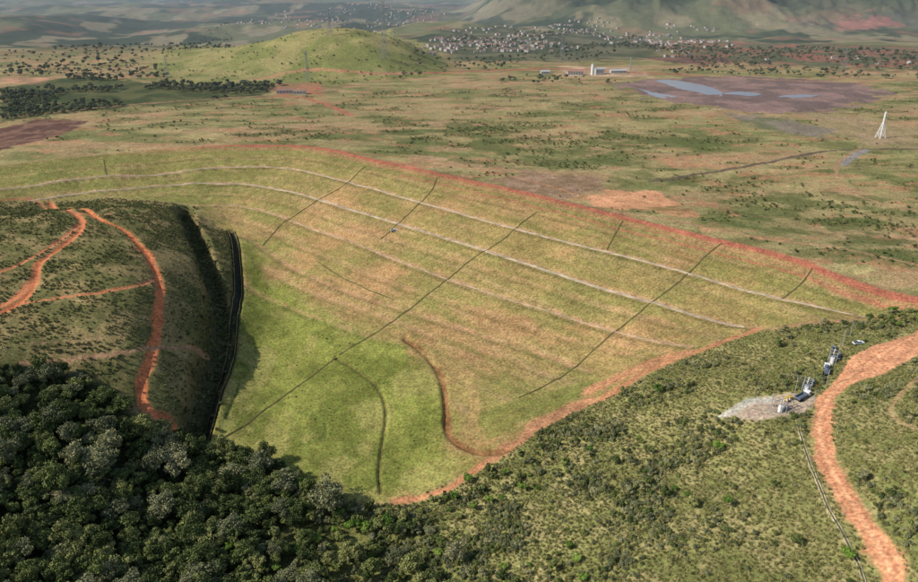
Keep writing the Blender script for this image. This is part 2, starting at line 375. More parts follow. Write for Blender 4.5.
def mesh_obj(name,V,Fc,mats=(),mi=None,link=True):
    me=bpy.data.meshes.new(name); me.from_pydata([tuple(map(float,v)) for v in V],[],[tuple(map(int,f)) for f in Fc])
    for m in mats: me.materials.append(m)
    if mi is not None: me.polygons.foreach_set('material_index',np.array(mi,np.int32))
    me.update(); o=bpy.data.objects.new(name,me)
    if link: sc.collection.objects.link(o)
    return o

# ---------------------------------------------------------------- terrain sheet
ys=np.concatenate([np.linspace(-300,95,40)[:-1],np.geomspace(95,22000,1150)])
s=np.linspace(-1,1,1100)
Yg=np.repeat(ys[:,None],len(s),1); Xg=s[None,:]*(170+.82*np.maximum(Yg,0))
X=Xg.ravel();Y=Yg.ravel()
Z=Hf(X,Y)
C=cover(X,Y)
R_,C_=Yg.shape
me=bpy.data.meshes.new('ground'); nv=R_*C_
me.vertices.add(nv); me.vertices.foreach_set('co',np.stack([X,Y,Z],1).astype(np.float32).ravel())
ii=np.arange(nv).reshape(R_,C_)
q=np.stack([ii[:-1,:-1],ii[:-1,1:],ii[1:,1:],ii[1:,:-1]],-1).reshape(-1,4)
me.loops.add(q.size); me.loops.foreach_set('vertex_index',q.ravel().astype(np.int32))
me.polygons.add(len(q)); me.polygons.foreach_set('loop_start',(np.arange(len(q))*4).astype(np.int32))
me.polygons.foreach_set('use_smooth',np.ones(len(q),bool))
me.update(calc_edges=True)
ca=me.color_attributes.new('cover','FLOAT_COLOR','POINT')
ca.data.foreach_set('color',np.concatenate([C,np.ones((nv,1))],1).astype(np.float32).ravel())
me.materials.append(ground_mat())
go=bpy.data.objects.new('ground',me); sc.collection.objects.link(go)

# ---------------------------------------------------------------- drains
def resample(P,step):
    P=np.asarray(P); d=np.concatenate([[0],np.cumsum(np.hypot(*np.diff(P,axis=0).T))])
    t=np.arange(0,d[-1],step); return np.stack([np.interp(t,d,P[:,0]),np.interp(t,d,P[:,1])],1)
def channel(name,P,w,step=3,lift=.12,wt=.25,wh=.45,mat=None,fmat=None):
    Q=resample(P,step); T=np.gradient(Q,axis=0); T/=np.linalg.norm(T,axis=1)[:,None]; N=np.stack([-T[:,1],T[:,0]],1)
    Q=Q+N*((fbm(Q[:,0]/9,Q[:,1]/9,3,2)-.5)*.8)[:,None]
    prof=[(-w,-.6),(-w,wh),(-w+wt,wh),(-w+wt,.05),(w-wt,.05),(w-wt,wh),(w,wh),(w,-.6)]
    hl=Hf(Q[:,0]-N[:,0]*w,Q[:,1]-N[:,1]*w); hr=Hf(Q[:,0]+N[:,0]*w,Q[:,1]+N[:,1]*w)
    V=[];Fc=[];mi=[]
    for i in range(len(Q)):
        for (o,z) in prof:
            h=hl[i]+(hr[i]-hl[i])*((o+w)/(2*w))
            V.append((Q[i,0]+N[i,0]*o,Q[i,1]+N[i,1]*o,h+z+lift))
    k=len(prof)
    for i in range(len(Q)-1):
        for j in range(k-1):
            a=i*k+j; Fc.append((a,a+1,a+k+1,a+k)); mi.append(1 if j==3 else 0)
    return mesh_obj(name,V,Fc,(mat,fmat),mi)
conc=simple('weathered_concrete',(194,180,156),.9,.6,.18)
concd=simple('dark_olive_concrete',(124,114,76),.9,.4,.2)  # slope drain walls and bed: channel shade and grass mixed into dark olive
concf=simple('drain_bed',(94,90,54),.95,.35,.2)
concl=simple('drain_bed_light',(178,162,136),.95,.55,.15)
channel('bench_drain',b1,.7,mat=conc,fmat=concl,wh=.12)
channel('bench_drain',b2,.85,mat=conc,fmat=concl,wh=.12)
channel('bench_drain',b3[2:],.3,mat=concl,fmat=concl,wh=.1,wt=.1)
for pts in ([(537,212),(520,225),(500,242),(475,257),(450,277),(415,305),(380,330),(335,358),(285,395),(235,432),(206,441)],
            [(722,245),(705,256),(690,272),(672,288),(655,300),(633,318),(608,338),(585,358),(560,378),(515,400)],
            [(104,160),(105,168),(107,177)],[(366,166),(345,185),(322,198),(300,212),(280,226),(262,246)],
            [(437,178),(432,190),(420,203),(400,222),(380,240)],[(622,222),(606,252)],[(812,270),(800,285),(780,300)],[(318,262),(350,282),(395,300)]):
    channel('slope_drain',L(pts,3),.36,mat=concd,fmat=concf,wh=.16,wt=.12,step=2.5,lift=.08)
darkbed=simple('spillway_dark_bed',(52,52,40),.9,.3,.5)  # very dark floor tone for the spillway channel
channel('spillway_channel',chan,2.2,mat=concd,fmat=darkbed,wh=2.0,lift=.1,wt=.22,step=2)
channel('road_drain',L([(797,420),(802,440),(812,470),(830,510),(850,548),(862,575),(872,610)],3),.45,mat=conc,fmat=concf,wh=.3,wt=.12,step=2)

# ---------------------------------------------------------------- vegetation templates
def leaf_quads(C,Nn,size,V,Fc):
    m=len(C)
    r=rng.normal(size=(m,3)); nrm=Nn+.55*r; nrm/=np.linalg.norm(nrm,axis=1)[:,None]
    a=np.cross(nrm,rng.normal(size=(m,3))); a/=np.linalg.norm(a,axis=1)[:,None]; b=np.cross(nrm,a)
    sz=size*(.6+.8*rng.random((m,1)))
    base=len(V)
    q=np.stack([C-a*sz,C-b*sz*.6,C+a*sz,C+b*sz*.6],1).reshape(-1,3)
    V.extend(q.tolist()); 
    Fc.extend([(base+4*i,base+4*i+1,base+4*i+2,base+4*i+3) for i in range(m)])
def limb(p,q,r0,r1,V,Fc,k=6):
    p=np.array(p,float);q=np.array(q,float);d=q-p;d/=np.linalg.norm(d)
    a=np.cross(d,[.3,.9,.1]);a/=np.linalg.norm(a);b=np.cross(d,a);base=len(V)
    for c,r in ((p,r0),(q,r1)):
        for i in range(k):
            t=2*math.pi*i/k; V.append(tuple(c+(a*math.cos(t)+b*math.sin(t))*r))
    for i in range(k): Fc.append((base+i,base+(i+1)%k,base+k+(i+1)%k,base+k+i))
def tree(name,h,cr,nb,nl,ls,leaf,bark,flat=.7):
    V=[];Fc=[]
    t=h*.42; bend=rng.normal(size=2)*.3
    limb((0,0,-1),(bend[0]*.5,bend[1]*.5,t*.6),h*.03,h*.022,V,Fc); limb((bend[0]*.5,bend[1]*.5,t*.6),(bend[0],bend[1],t*1.3),h*.022,h*.014,V,Fc)
    cents=[]
    for i in range(nb):
        a=2*math.pi*i/nb*1.618*2+rng.random(); rr=cr*(.25+.6*rng.random()) if i else 0
        z=h*(.50+.32*rng.random())-rr*.15 + (h*.1 if i==0 else 0)
        c=np.array([rr*math.cos(a),rr*math.sin(a),z]); cents.append((c,cr*(.30+.22*rng.random())))
        limb((bend[0]*.7,bend[1]*.7,t*(.7+.4*rng.random())),tuple(c),h*.012,h*.004,V,Fc,4)
    nbark=len(Fc)
    for c,r in cents:
        d=rng.normal(size=(nl,3)); d/=np.linalg.norm(d,axis=1)[:,None]
        rad=r*(.55+.5*rng.random((nl,1))); Pp=c+d*rad*np.array([1,1,flat])
        leaf_quads(Pp,d,ls,V,Fc)
    return mesh_obj(name,V,Fc,(bark,leaf),[0]*nbark+[1]*(len(Fc)-nbark),link=False)
def shrub(name,h,r,nb,nl,ls,leaf,bark):
    V=[];Fc=[]
    cents=[]
    for i in range(nb):
        a=rng.random()*6.28; rr=r*.65*math.sqrt(rng.random()); c=np.array([rr*math.cos(a),rr*math.sin(a),h*(.35+.35*rng.random())]); cents.append(c)
        limb((0,0,-.3),tuple(c),.05,.02,V,Fc,4)
    nk=len(Fc)
    for c in cents:
        d=rng.normal(size=(nl,3)); d/=np.linalg.norm(d,axis=1)[:,None]; d[:,2]=np.where(d[:,2]<-.4,-d[:,2],d[:,2])
        leaf_quads(c+d*(r*.42)*(.6+.5*rng.random((nl,1)))*np.array([1,1,.9]),d,ls,V,Fc)
    return mesh_obj(name,V,Fc,(bark,leaf),[0]*nk+[1]*(len(Fc)-nk),link=False)
def tuft(name,h,r,nbl,mat):
    V=[];Fc=[]
    for i in range(nbl):
        a=rng.random()*6.28; rr=r*math.sqrt(rng.random())*.6; b=np.array([rr*math.cos(a),rr*math.sin(a),-.05])
        tip=b+np.array([rng.normal()*.3*r,rng.normal()*.3*r,h*(.6+.5*rng.random())]); w=np.array([math.cos(a+1.5),math.sin(a+1.5),0])*.07
        k=len(V); mid=(b+tip)/2; V+= [tuple(b-w),tuple(b+w),tuple(mid+w*1.3),tuple(tip),tuple(mid-w*1.3)]; Fc.append((k,k+1,k+2,k+3,k+4))
    return mesh_obj(name,V,Fc,(mat,),None,link=False)
bark=simple('bark',(106,94,78),.9,.3,4)
LD=leafmat('leaves_dark',(62,74,40),(102,112,62),(134,134,82))
LM=leafmat('leaves_mid',(78,90,48),(120,128,70),(148,146,90))
LG=leafmat('leaves_greyish',(98,102,72),(138,138,98),(160,154,112))
LB=leafmat('leaves_bright',(80,106,42),(122,148,60),(148,160,78))
LS=leafmat('leaves_scrub',(76,80,48),(112,112,70),(134,126,86))
LF=leafmat('leaves_hazy',(72,82,62),(100,106,76),(118,118,88))  # haze mixed into the leaf colours of the distant trees
GT=leafmat('grass_blades',(124,124,74),(152,146,94),(174,160,116))
def coll(name,objs):
    c=bpy.data.collections.new(name)
    for o in objs: c.objects.link(o)
    return c
def scatter(name,x,y,scl,collection,nvar,sink=0.0):
    N=len(x)
    if N==0: return
    z=Hf(x,y)-sink
    me=bpy.data.meshes.new(name); me.vertices.add(N); me.vertices.foreach_set('co',np.stack([x,y,z],1).astype(np.float32).ravel())
    a=me.attributes.new('scl','FLOAT_VECTOR','POINT')
    sv=np.stack([scl*(.8+.4*rng.random(N)),scl*(.8+.4*rng.random(N)),scl*(.75+.5*rng.random(N))],1)
    a.data.foreach_set('vector',sv.astype(np.float32).ravel())
    a=me.attributes.new('rot','FLOAT_VECTOR','POINT')
    rv=np.stack([rng.normal(size=N)*.06,rng.normal(size=N)*.06,rng.random(N)*6.283],1); a.data.foreach_set('vector',rv.astype(np.float32).ravel())
    a=me.attributes.new('idx','INT','POINT'); a.data.foreach_set('value',rng.integers(0,nvar,N).astype(np.int32))
    o=bpy.data.objects.new(name,me); sc.collection.objects.link(o)
    ng=bpy.data.node_groups.new(name+'_scatter','GeometryNodeTree'); ng.interface.new_socket('Geometry',in_out='INPUT',socket_type='NodeSocketGeometry'); ng.interface.new_socket('Geometry',in_out='OUTPUT',socket_type='NodeSocketGeometry')
    gi=ng.nodes.new('NodeGroupInput'); gout=ng.nodes.new('NodeGroupOutput')
    ci=ng.nodes.new('GeometryNodeCollectionInfo'); ci.inputs['Collection'].default_value=collection; ci.inputs['Separate Children'].default_value=True; ci.inputs['Reset Children'].default_value=True
    ip=ng.nodes.new('GeometryNodeInstanceOnPoints'); ip.inputs['Pick Instance'].default_value=True
    def na(nm,dt):
        q=ng.nodes.new('GeometryNodeInputNamedAttribute'); q.data_type=dt; q.inputs['Name'].default_value=nm
        return [s for s in q.outputs if s.name=='Attribute' and s.enabled][0]
    m2p=ng.nodes.new('GeometryNodeMeshToPoints')
    ng.links.new(gi.outputs[0],m2p.inputs['Mesh']); ng.links.new(m2p.outputs[0],ip.inputs['Points'])
    ng.links.new(ci.outputs[0],ip.inputs['Instance'])
    ng.links.new(na('idx','INT'),ip.inputs['Instance Index']); ng.links.new(na('rot','FLOAT_VECTOR'),ip.inputs['Rotation']); ng.links.new(na('scl','FLOAT_VECTOR'),ip.inputs['Scale'])
    ng.links.new(ip.outputs[0],gout.inputs[0])
    md=o.modifiers.new('scatter','NODES'); md.node_group=ng
    return o
def pts_in(P,sp,inset=0):
    x0,y0=P.min(0);x1,y1=P.max(0); x0=max(x0,-900);x1=min(x1,1100)
    gx,gy=np.meshgrid(np.arange(x0,x1,sp),np.arange(y0,y1,sp)); x=gx.ravel()+rng.uniform(-.5,.5,gx.size)*sp; y=gy.ravel()+rng.uniform(-.5,.5,gx.size)*sp
    s=sdpoly(x,y,P,1); m=s>inset; return x[m],y[m]
def clear(x,y,pad=0):
    m=np.ones(len(x),bool)
    for P,w,c,d in TR: m&=np.abs(pdist(x,y,P,w+pad+1))>w+pad
    for P in (JUNC,PLAT,PADE): m&=sdpoly(x,y,P,pad+1)<-pad
    m&=np.abs(pdist(x,y,crest,6))>5
    m&=np.abs(pdist(x,y,chan,4))>3
    return m
TDark=coll('forest_tree_kinds',[tree('forest_tree_kind',8+i*.7,3.0+.35*i,9+i,160,.36,[LD,LD,LM,LM,LD,LD,LG][i],bark) for i in range(7)])
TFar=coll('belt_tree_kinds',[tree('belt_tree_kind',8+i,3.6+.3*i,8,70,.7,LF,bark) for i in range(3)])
TMid=coll('grove_tree_kinds',[tree('grove_tree_kind',7.5,3.0,8,140,.38,[LM,LB,LG,LM][i],bark) for i in range(4)])
SG=coll('hillside_shrub_kinds',[shrub('shrub_kind',2.0,1.5,6,60,.2,[LG,LM,LG,LS][i],bark) for i in range(4)])
SD=coll('scrub_kinds',[shrub('scrub_kind',1.5,1.3,5,50,.2,[LS,LS,LM][i],bark) for i in range(3)])
TF=coll('grass_kinds',[tuft('grass_kind',.7,.7,40,GT) for i in range(3)])
def keep(x,y,m): return x[m],y[m]
# forest
x,y=pts_in(FOREST,3.8); x,y=keep(x,y,clear(x,y,2)&(x>-420)&(y>40))
x,y=keep(x,y,rng.random(len(x))<.12+.82*(1-ss(-95,-40,x)))
scatter('forest_trees',x,y,.4+.75*rng.random(len(x))**1.3,TDark,7,.3)
x,y=pts_in(FOREST,3.6); x,y=keep(x,y,(x>-100)&clear(x,y,2)&(y>40))
x,y=keep(x,y,rng.random(len(x))<.6*ss(.36,.52,fbm(x/14,y/14,2,3))+.12); scatter('forest_edge_trees',x,y,.4+.45*rng.random(len(x)),TMid,4,.3)
P=px_to_ground([(862,323),(880,314),(925,312),(925,326),(890,328)]); x,y=pts_in(P,3.5); x,y=keep(x,y,clear(x,y,1)); scatter('hedge_trees',x,y,.3+.3*rng.random(len(x)),TMid,4,.2)
# hillside shrubs
HX=[];HY=[]
for P in (RIGHTH,FOREST):
    x,y=pts_in(P,1.5); x,y=keep(x,y,clear(x,y,.8)&(x<420)&(y>60)&(x>-85)); HX.append(x);HY.append(y)
x=np.concatenate(HX);y=np.concatenate(HY)
dn=fbm(x/16,y/16,3,4); pr=.10+.75*ss(.42,.60,dn)
lowf=1-ss(30,120,x)
pr=np.clip(pr*(.40+.6*lowf),0,.9); k=rng.random(len(x))<pr; x,y,dn=x[k],y[k],dn[k]
scatter('hillside_shrubs',x,y,.3+.6*rng.random(len(x))**1.8+.35*ss(.5,.65,dn),SG,4,.1)
x,y=pts_in(RIGHTH,5); x,y=keep(x,y,clear(x,y,2)&(x<420)&(y>60))
dn=fbm(x/30+3,y/30,6,3); x,y=keep(x,y,rng.random(len(x))<.7*ss(.46,.62,dn)*(.2+.9*(1-ss(30,130,x))))
scatter('hillside_trees',x,y,.28+.4*rng.random(len(x)),TMid,4,.2)
x,y=pts_in(RIGHTH,1.1); x,y=keep(x,y,clear(x,y,.3)&(x<420)&(y>90)); x,y=keep(x,y,rng.random(len(x))<.7)
scatter('hillside_grass',x,y,.6+.7*rng.random(len(x)),TF,3)
# left bank
x,y=pts_in(LEFTB,1.6); x,y=keep(x,y,clear(x,y,.3)&(x>-520)); dn=fbm(x/12,y/12,5,3); x,y=keep(x,y,rng.random(len(x))<.18+.6*ss(.42,.6,dn))
scatter('bank_scrub',x,y,.3+.55*rng.random(len(x)),SD,3,.1)
x=np.repeat(ditch[:,0],14)+rng.normal(size=len(ditch)*14)*4.5; y=np.repeat(ditch[:,1],14)+rng.normal(size=len(ditch)*14)*4.5; scatter('ditch_shrubs',x,y,.5+.9*rng.random(len(x)),SD,3,.1)
# toe meadow
x,y=pts_in(GREEN,3); x,y=keep(x,y,clear(x,y,.4)); x,y=keep(x,y,rng.random(len(x))<.02+.3*ss(.55,.7,fbm(x/9,y/9,2,3)))
scatter('meadow_shrubs',x,y,.15+.3*rng.random(len(x))**2,SG,4,.05)
# plateau scrub
P=px_to_ground([(-60,160),(290,142),(420,165),(600,207),(800,257),(1000,325),(1100,200),(1000,95),(500,82),(-60,122)])
x,y=pts_in(P,3.6); x,y=keep(x,y,clear(x,y,1.5))
dark=np.zeros(len(x))
for D in DARKP: dark=np.maximum(dark,ss(-10,10,sdpoly(x,y,D,12)))
bare=np.zeros(len(x))
for r in REG[6:14]+REG[16:]: bare=np.maximum(bare,ss(-4,4,sdpoly(x,y,r[0],6)))
dn=fbm(x/34,y/16,5,5); pr=(.015+.40*ss(.55,.66,dn)+.6*dark*ss(.42,.56,dn))*(1-.98*bare); k=rng.random(len(x))<pr; x,y=x[k],y[k]
scatter('plateau_scrub',x,y,.3+1.1*rng.random(len(x))**2.2,SD,3,.1)
# wood belts
xs=[];yy=[]
for P,sp,pr in ((REG[1][0],7,.9),(REG[2][0],18,.8),(px_to_ground([(0,66),(160,58),(170,84),(80,76),(0,84)]),11,.4),(px_to_ground([(390,66),(440,58),(520,62),(500,76),(400,80)]),11,.3),(px_to_ground([(0,22),(230,16),(230,50),(140,66),(0,66)]),22,.6),(px_to_ground([(640,46),(918,52),(918,80),(660,74)]),12,.5),(px_to_ground([(440,74),(640,78),(640,84),(440,84)]),9,.2)):
    x,y=pts_in(P,sp); x,y=keep(x,y,(rng.random(len(x))<pr)&(fbm(x/120,y/120,2,4)>.45)); xs.append(x);yy.append(y)
x=np.concatenate(xs);y=np.concatenate(yy)
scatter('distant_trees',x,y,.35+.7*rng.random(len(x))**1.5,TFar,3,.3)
P=px_to_ground([(150,80),(200,45),(300,36),(370,30),(430,45),(450,75),(330,85)]); x,y=pts_in(P,7); x,y=keep(x,y,rng.random(len(x))<.05+.25*ss(.52,.62,fbm(x/30,y/40,3,3))); scatter('mound_shrubs',x,y,.7+1.3*rng.random(len(x))**2,SD,3,.1)

# ---------------------------------------------------------------- built things
def box(V,Fc,MI,c,s,mi=0,taper=(1,1),rot=0):
    b=len(V); cx,cy,cz=c; sx_,sy_,sz_=[k/2 for k in s]
    for z,t in ((-sz_,(1,1)),(sz_,taper)):
        for dx,dy in ((-1,-1),(1,-1),(1,1),(-1,1)): V.append((cx+dx*sx_*t[0],cy+dy*sy_*t[1],cz+z))
    for f in ((0,3,2,1),(4,5,6,7),(0,1,5,4),(1,2,6,5),(2,3,7,6),(3,0,4,7)): Fc.append(tuple(b+i for i in f)); MI.append(mi)
def cyl(V,Fc,MI,c,r,l,axis='y',mi=0,k=14):
    b=len(V)
    for e in (-.5,.5):
        for i in range(k):
            t=2*math.pi*i/k; a,bb=r*math.cos(t),r*math.sin(t)
            V.append({'y':(c[0]+a,c[1]+e*l,c[2]+bb),'x':(c[0]+e*l,c[1]+a,c[2]+bb),'z':(c[0]+a,c[1]+bb,c[2]+e*l)}[axis])
    for i in range(k): Fc.append((b+i,b+(i+1)%k,b+k+(i+1)%k,b+k+i)); MI.append(mi)
    Fc.append(tuple(b+i for i in range(k))[::-1]); Fc.append(tuple(b+k+i for i in range(k))); MI+= [mi,mi]
def place(o,u,v,rot=0,bev=0,dz=0):
    p=px_to_ground([(u,v)])[0]; h=float(Hf(np.array([p[0]]),np.array([p[1]]))[0])
    o.location=(p[0],p[1],h+dz); o.rotation_euler=(0,0,rot)
    if bev:
        b=o.modifiers.new('bevel','BEVEL'); b.width=bev; b.segments=2
    return o
white=simple('white_paint',(222,222,218),.4,.05,2); dark=simple('rubber',(28,28,28),.9,.1,5); glass=simple('tinted_glass',(40,48,54),.12,.1,1)
grey=simple('grey_paint',(120,124,126),.5,.1,2); yellow=simple('yellow_paint',(196,160,70),.5,.1,2); steel=simple('galvanised_steel',(164,166,166),.5,.1,1,.2)
blue=simple('bluegrey_paint',(96,104,116),.5,.1,2); lamp=simple('lamp_red',(150,30,24),.4,.1,2)
def pickup(u,v,rot,body=white):
    V=[];Fc=[];MI=[]
    box(V,Fc,MI,(0,0,.72),(5.1,1.8,.5),0); box(V,Fc,MI,(1.75,0,1.03),(1.5,1.74,.2),0,(.92,.94))
    box(V,Fc,MI,(.15,0,1.25),(2.1,1.7,.7),1,(.72,.84)); box(V,Fc,MI,(.15,0,1.63),(1.5,1.42,.06),0)
    for sy in (-.86,.86): box(V,Fc,MI,(-1.75,sy,1.1),(1.6,.08,.36),0)
    box(V,Fc,MI,(-2.52,0,1.1),(.07,1.78,.36),0); box(V,Fc,MI,(-1.75,0,.985),(1.5,1.6,.04),2)
    box(V,Fc,MI,(2.6,0,.55),(.12,1.7,.22),2); box(V,Fc,MI,(-2.6,0,.55),(.12,1.7,.2),2)
    for sx_ in (-1.6,1.6):
        for sy in (-.86,.86): cyl(V,Fc,MI,(sx_,sy,.38),.38,.24,'y',2)
    for sy in (-.6,.6): box(V,Fc,MI,(2.57,sy,.85),(.06,.32,.16),3); box(V,Fc,MI,(-2.57,sy,.85),(.06,.14,.26),4)
    o=mesh_obj('pickup_truck',V,Fc,(body,glass,dark,steel,lamp),MI); return place(o,u,v,rot,.04)
def truck(u,v,rot,tank=False):
    V=[];Fc=[];MI=[]
    box(V,Fc,MI,(0,0,.85),(8,1.0,.25),2); box(V,Fc,MI,(3.1,0,1.75),(1.8,2.3,1.7),0,(.88,.94)); box(V,Fc,MI,(3.98,0,2.0),(.12,1.9,.7),1); box(V,Fc,MI,(4.02,0,1.05),(.16,2.2,.35),2)
    for sy in (-1.15,1.15): box(V,Fc,MI,(3.2,sy,2.05),(1.0,.05,.6),1)
    if tank:
        cyl(V,Fc,MI,(-1,0,1.95),.98,5.4,'x',3,20); cyl(V,Fc,MI,(-1,0,2.98),.3,.2,'z',2)
    else:
        box(V,Fc,MI,(-1,0,1.1),(5.6,2.3,.18),3)
        for sy in (-1.12,1.12): box(V,Fc,MI,(-1,sy,1.55),(5.6,.07,.75),3)
        box(V,Fc,MI,(-3.76,0,1.55),(.07,2.3,.75),3); box(V,Fc,MI,(1.76,0,1.75),(.07,2.3,1.1),3)
    for sx_ in (-2.9,-1.7,2.9):
        for sy in (-1.02,1.02): cyl(V,Fc,MI,(sx_,sy,.5),.5,.32,'y',2)
    o=mesh_obj('tank_truck' if tank else 'flatbed_truck',V,Fc,(white,glass,dark,blue),MI); return place(o,u,v,rot,.04)
def gable(V,Fc,MI,c,l,w,h,rh,rot):
    ca_,sa=math.cos(rot),math.sin(rot); b=len(V)
    P=[(-l/2,-w/2,-1),(l/2,-w/2,-1),(l/2,w/2,-1),(-l/2,w/2,-1),(-l/2,-w/2,h),(l/2,-w/2,h),(l/2,w/2,h),(-l/2,w/2,h),(-l/2,0,h+rh),(l/2,0,h+rh)]
    e=.4; k=rh/(w/2)
    P+=[(-l/2-e,-w/2-e,h-e*k+.05),(l/2+e,-w/2-e,h-e*k+.05),(l/2+e,0,h+rh+.05),(-l/2-e,0,h+rh+.05),(l/2+e,w/2+e,h-e*k+.05),(-l/2-e,w/2+e,h-e*k+.05)]
    for x,y,z in P: V.append((c[0]+x*ca_-y*sa,c[1]+x*sa+y*ca_,c[2]+z))
    for f in ((0,1,5,4),(2,3,7,6)): Fc.append(tuple(b+i for i in f)); MI.append(0)
    Fc.append((b+1,b+2,b+6,b+9,b+5)); Fc.append((b+3,b,b+4,b+8,b+7)); MI+=[0,0]
    Fc.append((b+10,b+11,b+12,b+13)); Fc.append((b+13,b+12,b+14,b+15)); MI+=[1,1]
wall=simple('rendered_wall',(172,170,162),.85,.25,.02); roof=simple('clay_tiles',(142,114,100),.85,.3,.03); roofm=simple('metal_roof',(170,168,166),.5,.1,.5)
def shed(name,u,v,l,w,h,rh,rot,wm=wall,rm=roofm):
    V=[];Fc=[];MI=[]; gable(V,Fc,MI,(0,0,0),l,w,h,rh,rot)
    for i in range(int(l//4)):
        x=-l/2+2+i*4; b=len(V)
        for X_,Z_ in ((x-.6,h*.35),(x+.6,h*.35),(x+.6,h*.75),(x-.6,h*.75)): V.append((X_*math.cos(rot)+(w/2+.03)*math.sin(rot),X_*math.sin(rot)-(w/2+.03)*math.cos(rot),Z_))
        Fc.append((b,b+1,b+2,b+3)); MI.append(2)
    o=mesh_obj(name,V,Fc,(wm,rm,glass),MI); return place(o,u,v)
def beams(name,B,mat):
    V=[];Fc=[]
    for p,q_,r in B: limb(p,q_,r,r,V,Fc,4)
    return mesh_obj(name,V,Fc,(mat,))
def pylon(u,v,h,r=.14,rot=.3,arms=True,wb=.11,name='transmission_pylon',mat=steel):
    B=[];w0=h*wb;w1=h*.022;hw=h*.62
    def wd(z): return w0+(w1-w0)*min(z/hw,1)
    zs=[0]; 
    while zs[-1]<h*.98: zs.append(min(zs[-1]+max(wd(zs[-1])*1.7,h*.055),h))
    cs=((-1,-1),(1,-1),(1,1),(-1,1))
    for a,b in zip(zs[:-1],zs[1:]):
        for i in range(4):
            c=cs[i];d=cs[(i+1)%4]; A_=(c[0]*wd(a),c[1]*wd(a),a);B_=(c[0]*wd(b),c[1]*wd(b),b);C_=(d[0]*wd(a),d[1]*wd(a),a);D_=(d[0]*wd(b),d[1]*wd(b),b)
            B+= [(A_,B_,r),(A_,D_,r*.55),(C_,B_,r*.55),(B_,D_,r*.5)]
    if arms:
        for z,al in ((h*.68,h*.14),(h*.80,h*.11),(h*.92,h*.08)):
            for s_ in (-1,1):
                B+= [((s_*w1,-w1,z),(s_*al,0,z+.3),r*.6),((s_*w1,w1,z),(s_*al,0,z+.3),r*.6),((s_*w1,0,z+h*.045),(s_*al,0,z+.3),r*.6),((s_*al,0,z+.3),(s_*al,0,z-h*.03),r*.5)]
    B.append(((0,0,h*.97),(0,0,h*1.03),r))
    o=beams(name,B,mat); return place(o,u,v,rot)
pyd=simple('dull_steel',(128,132,132),.6,.1,1,.2)
pylon(385,60,95,.17,.5,wb=.045,mat=pyd); pylon(562,60,46,.15,.2,mat=pyd); pylon(308,82,44,.12,.5,wb=.07,mat=pyd); pylon(168,78,32,.11,.5,mat=pyd); pylon(843,70,34,.13,.1,mat=pyd); pylon(330,36,40,.14,.4,mat=pyd)
pylon(880,138,25,.24,.3,False,.13,'lattice_tower',white); pylon(630,70,20,.15,.3,False,.08,'lattice_tower')
shed('site_shed',285,93,22,9,4,2,.2,rm=roof); shed('site_shed',300,94,16,8,4,2,.1,rm=roof); shed('plant_building',598,74,18,12,8,2,.1); shed('plant_building',575,75,24,10,5,2,0,rm=roof); shed('plant_building',618,73,26,9,4,2,.1); shed('plant_building',545,74,14,8,4,2,.1)
V=[];Fc=[];MI=[]; cyl(V,Fc,MI,(0,0,8),2.0,16,'z',0,20); cyl(V,Fc,MI,(0,0,17),.9,2,'z',1,12); cyl(V,Fc,MI,(5,0,5),1.8,10,'z',0,16); box(V,Fc,MI,(3,0,10.6),(7,1.2,1),1)
place(mesh_obj('storage_silo',V,Fc,(white,steel),MI),592,75)
def town(name,polys,sp,pr):
    V=[];Fc=[];MI=[]
    for P_ in polys:
        x,y=pts_in(px_to_ground(P_),sp); x,y=keep(x,y,(rng.random(len(x))<pr)&(fbm(x/150,y/150,3,4)>.47)); h=Hf(x,y) if len(x) else []
        for a,b,c in zip(x,y,h): gable(V,Fc,MI,(a,b,c),rng.uniform(5,12),rng.uniform(5,8),rng.uniform(2.5,5),rng.uniform(1,2),rng.random()*3.14)
    return mesh_obj(name,V,Fc,(wall,roof),MI)
town('distant_town',[[(400,44),(440,32),(560,24),(720,28),(730,42),(560,52),(440,54)]],17,.3)
town('distant_town',[[(150,26),(230,16),(330,4),(440,8),(460,26),(300,30)]],28,.35)
town('distant_town',[[(650,50),(740,44),(760,54),(670,60)],[(760,60),(900,56),(918,66),(780,68)]],20,.1)
# water
wm,nt,b=newmat('pond_water'); b.inputs['Base Color'].default_value=(*lin((160,166,176)),1); b.inputs['Roughness'].default_value=.15; b.inputs['Specular IOR Level'].default_value=.8
def pond(pts):
    P_=smooth(np.vstack([px_to_ground(pts),px_to_ground(pts[:1])]),6)[:-1]
    P_=P_+np.stack([fbm(P_[:,0]/12,P_[:,1]/12,2,3)-.5,fbm(P_[:,0]/12,P_[:,1]/12,5,3)-.5],1)*16
    z=np.median(Hf(P_[:,0],P_[:,1]))+.2
    mesh_obj('pond_water',[(a,b_,z) for a,b_ in P_],[tuple(range(len(P_)))],(wm,))
pond([(655,81),(672,80),(694,84),(712,88),(724,93),(718,97),(704,94),(686,90),(668,86)]); pond([(722,93),(742,92),(762,94),(752,96),(738,95)]); pond([(640,90),(656,93),(676,97),(668,99),(650,95)]); pond([(775,97),(800,95),(822,96),(800,98)])
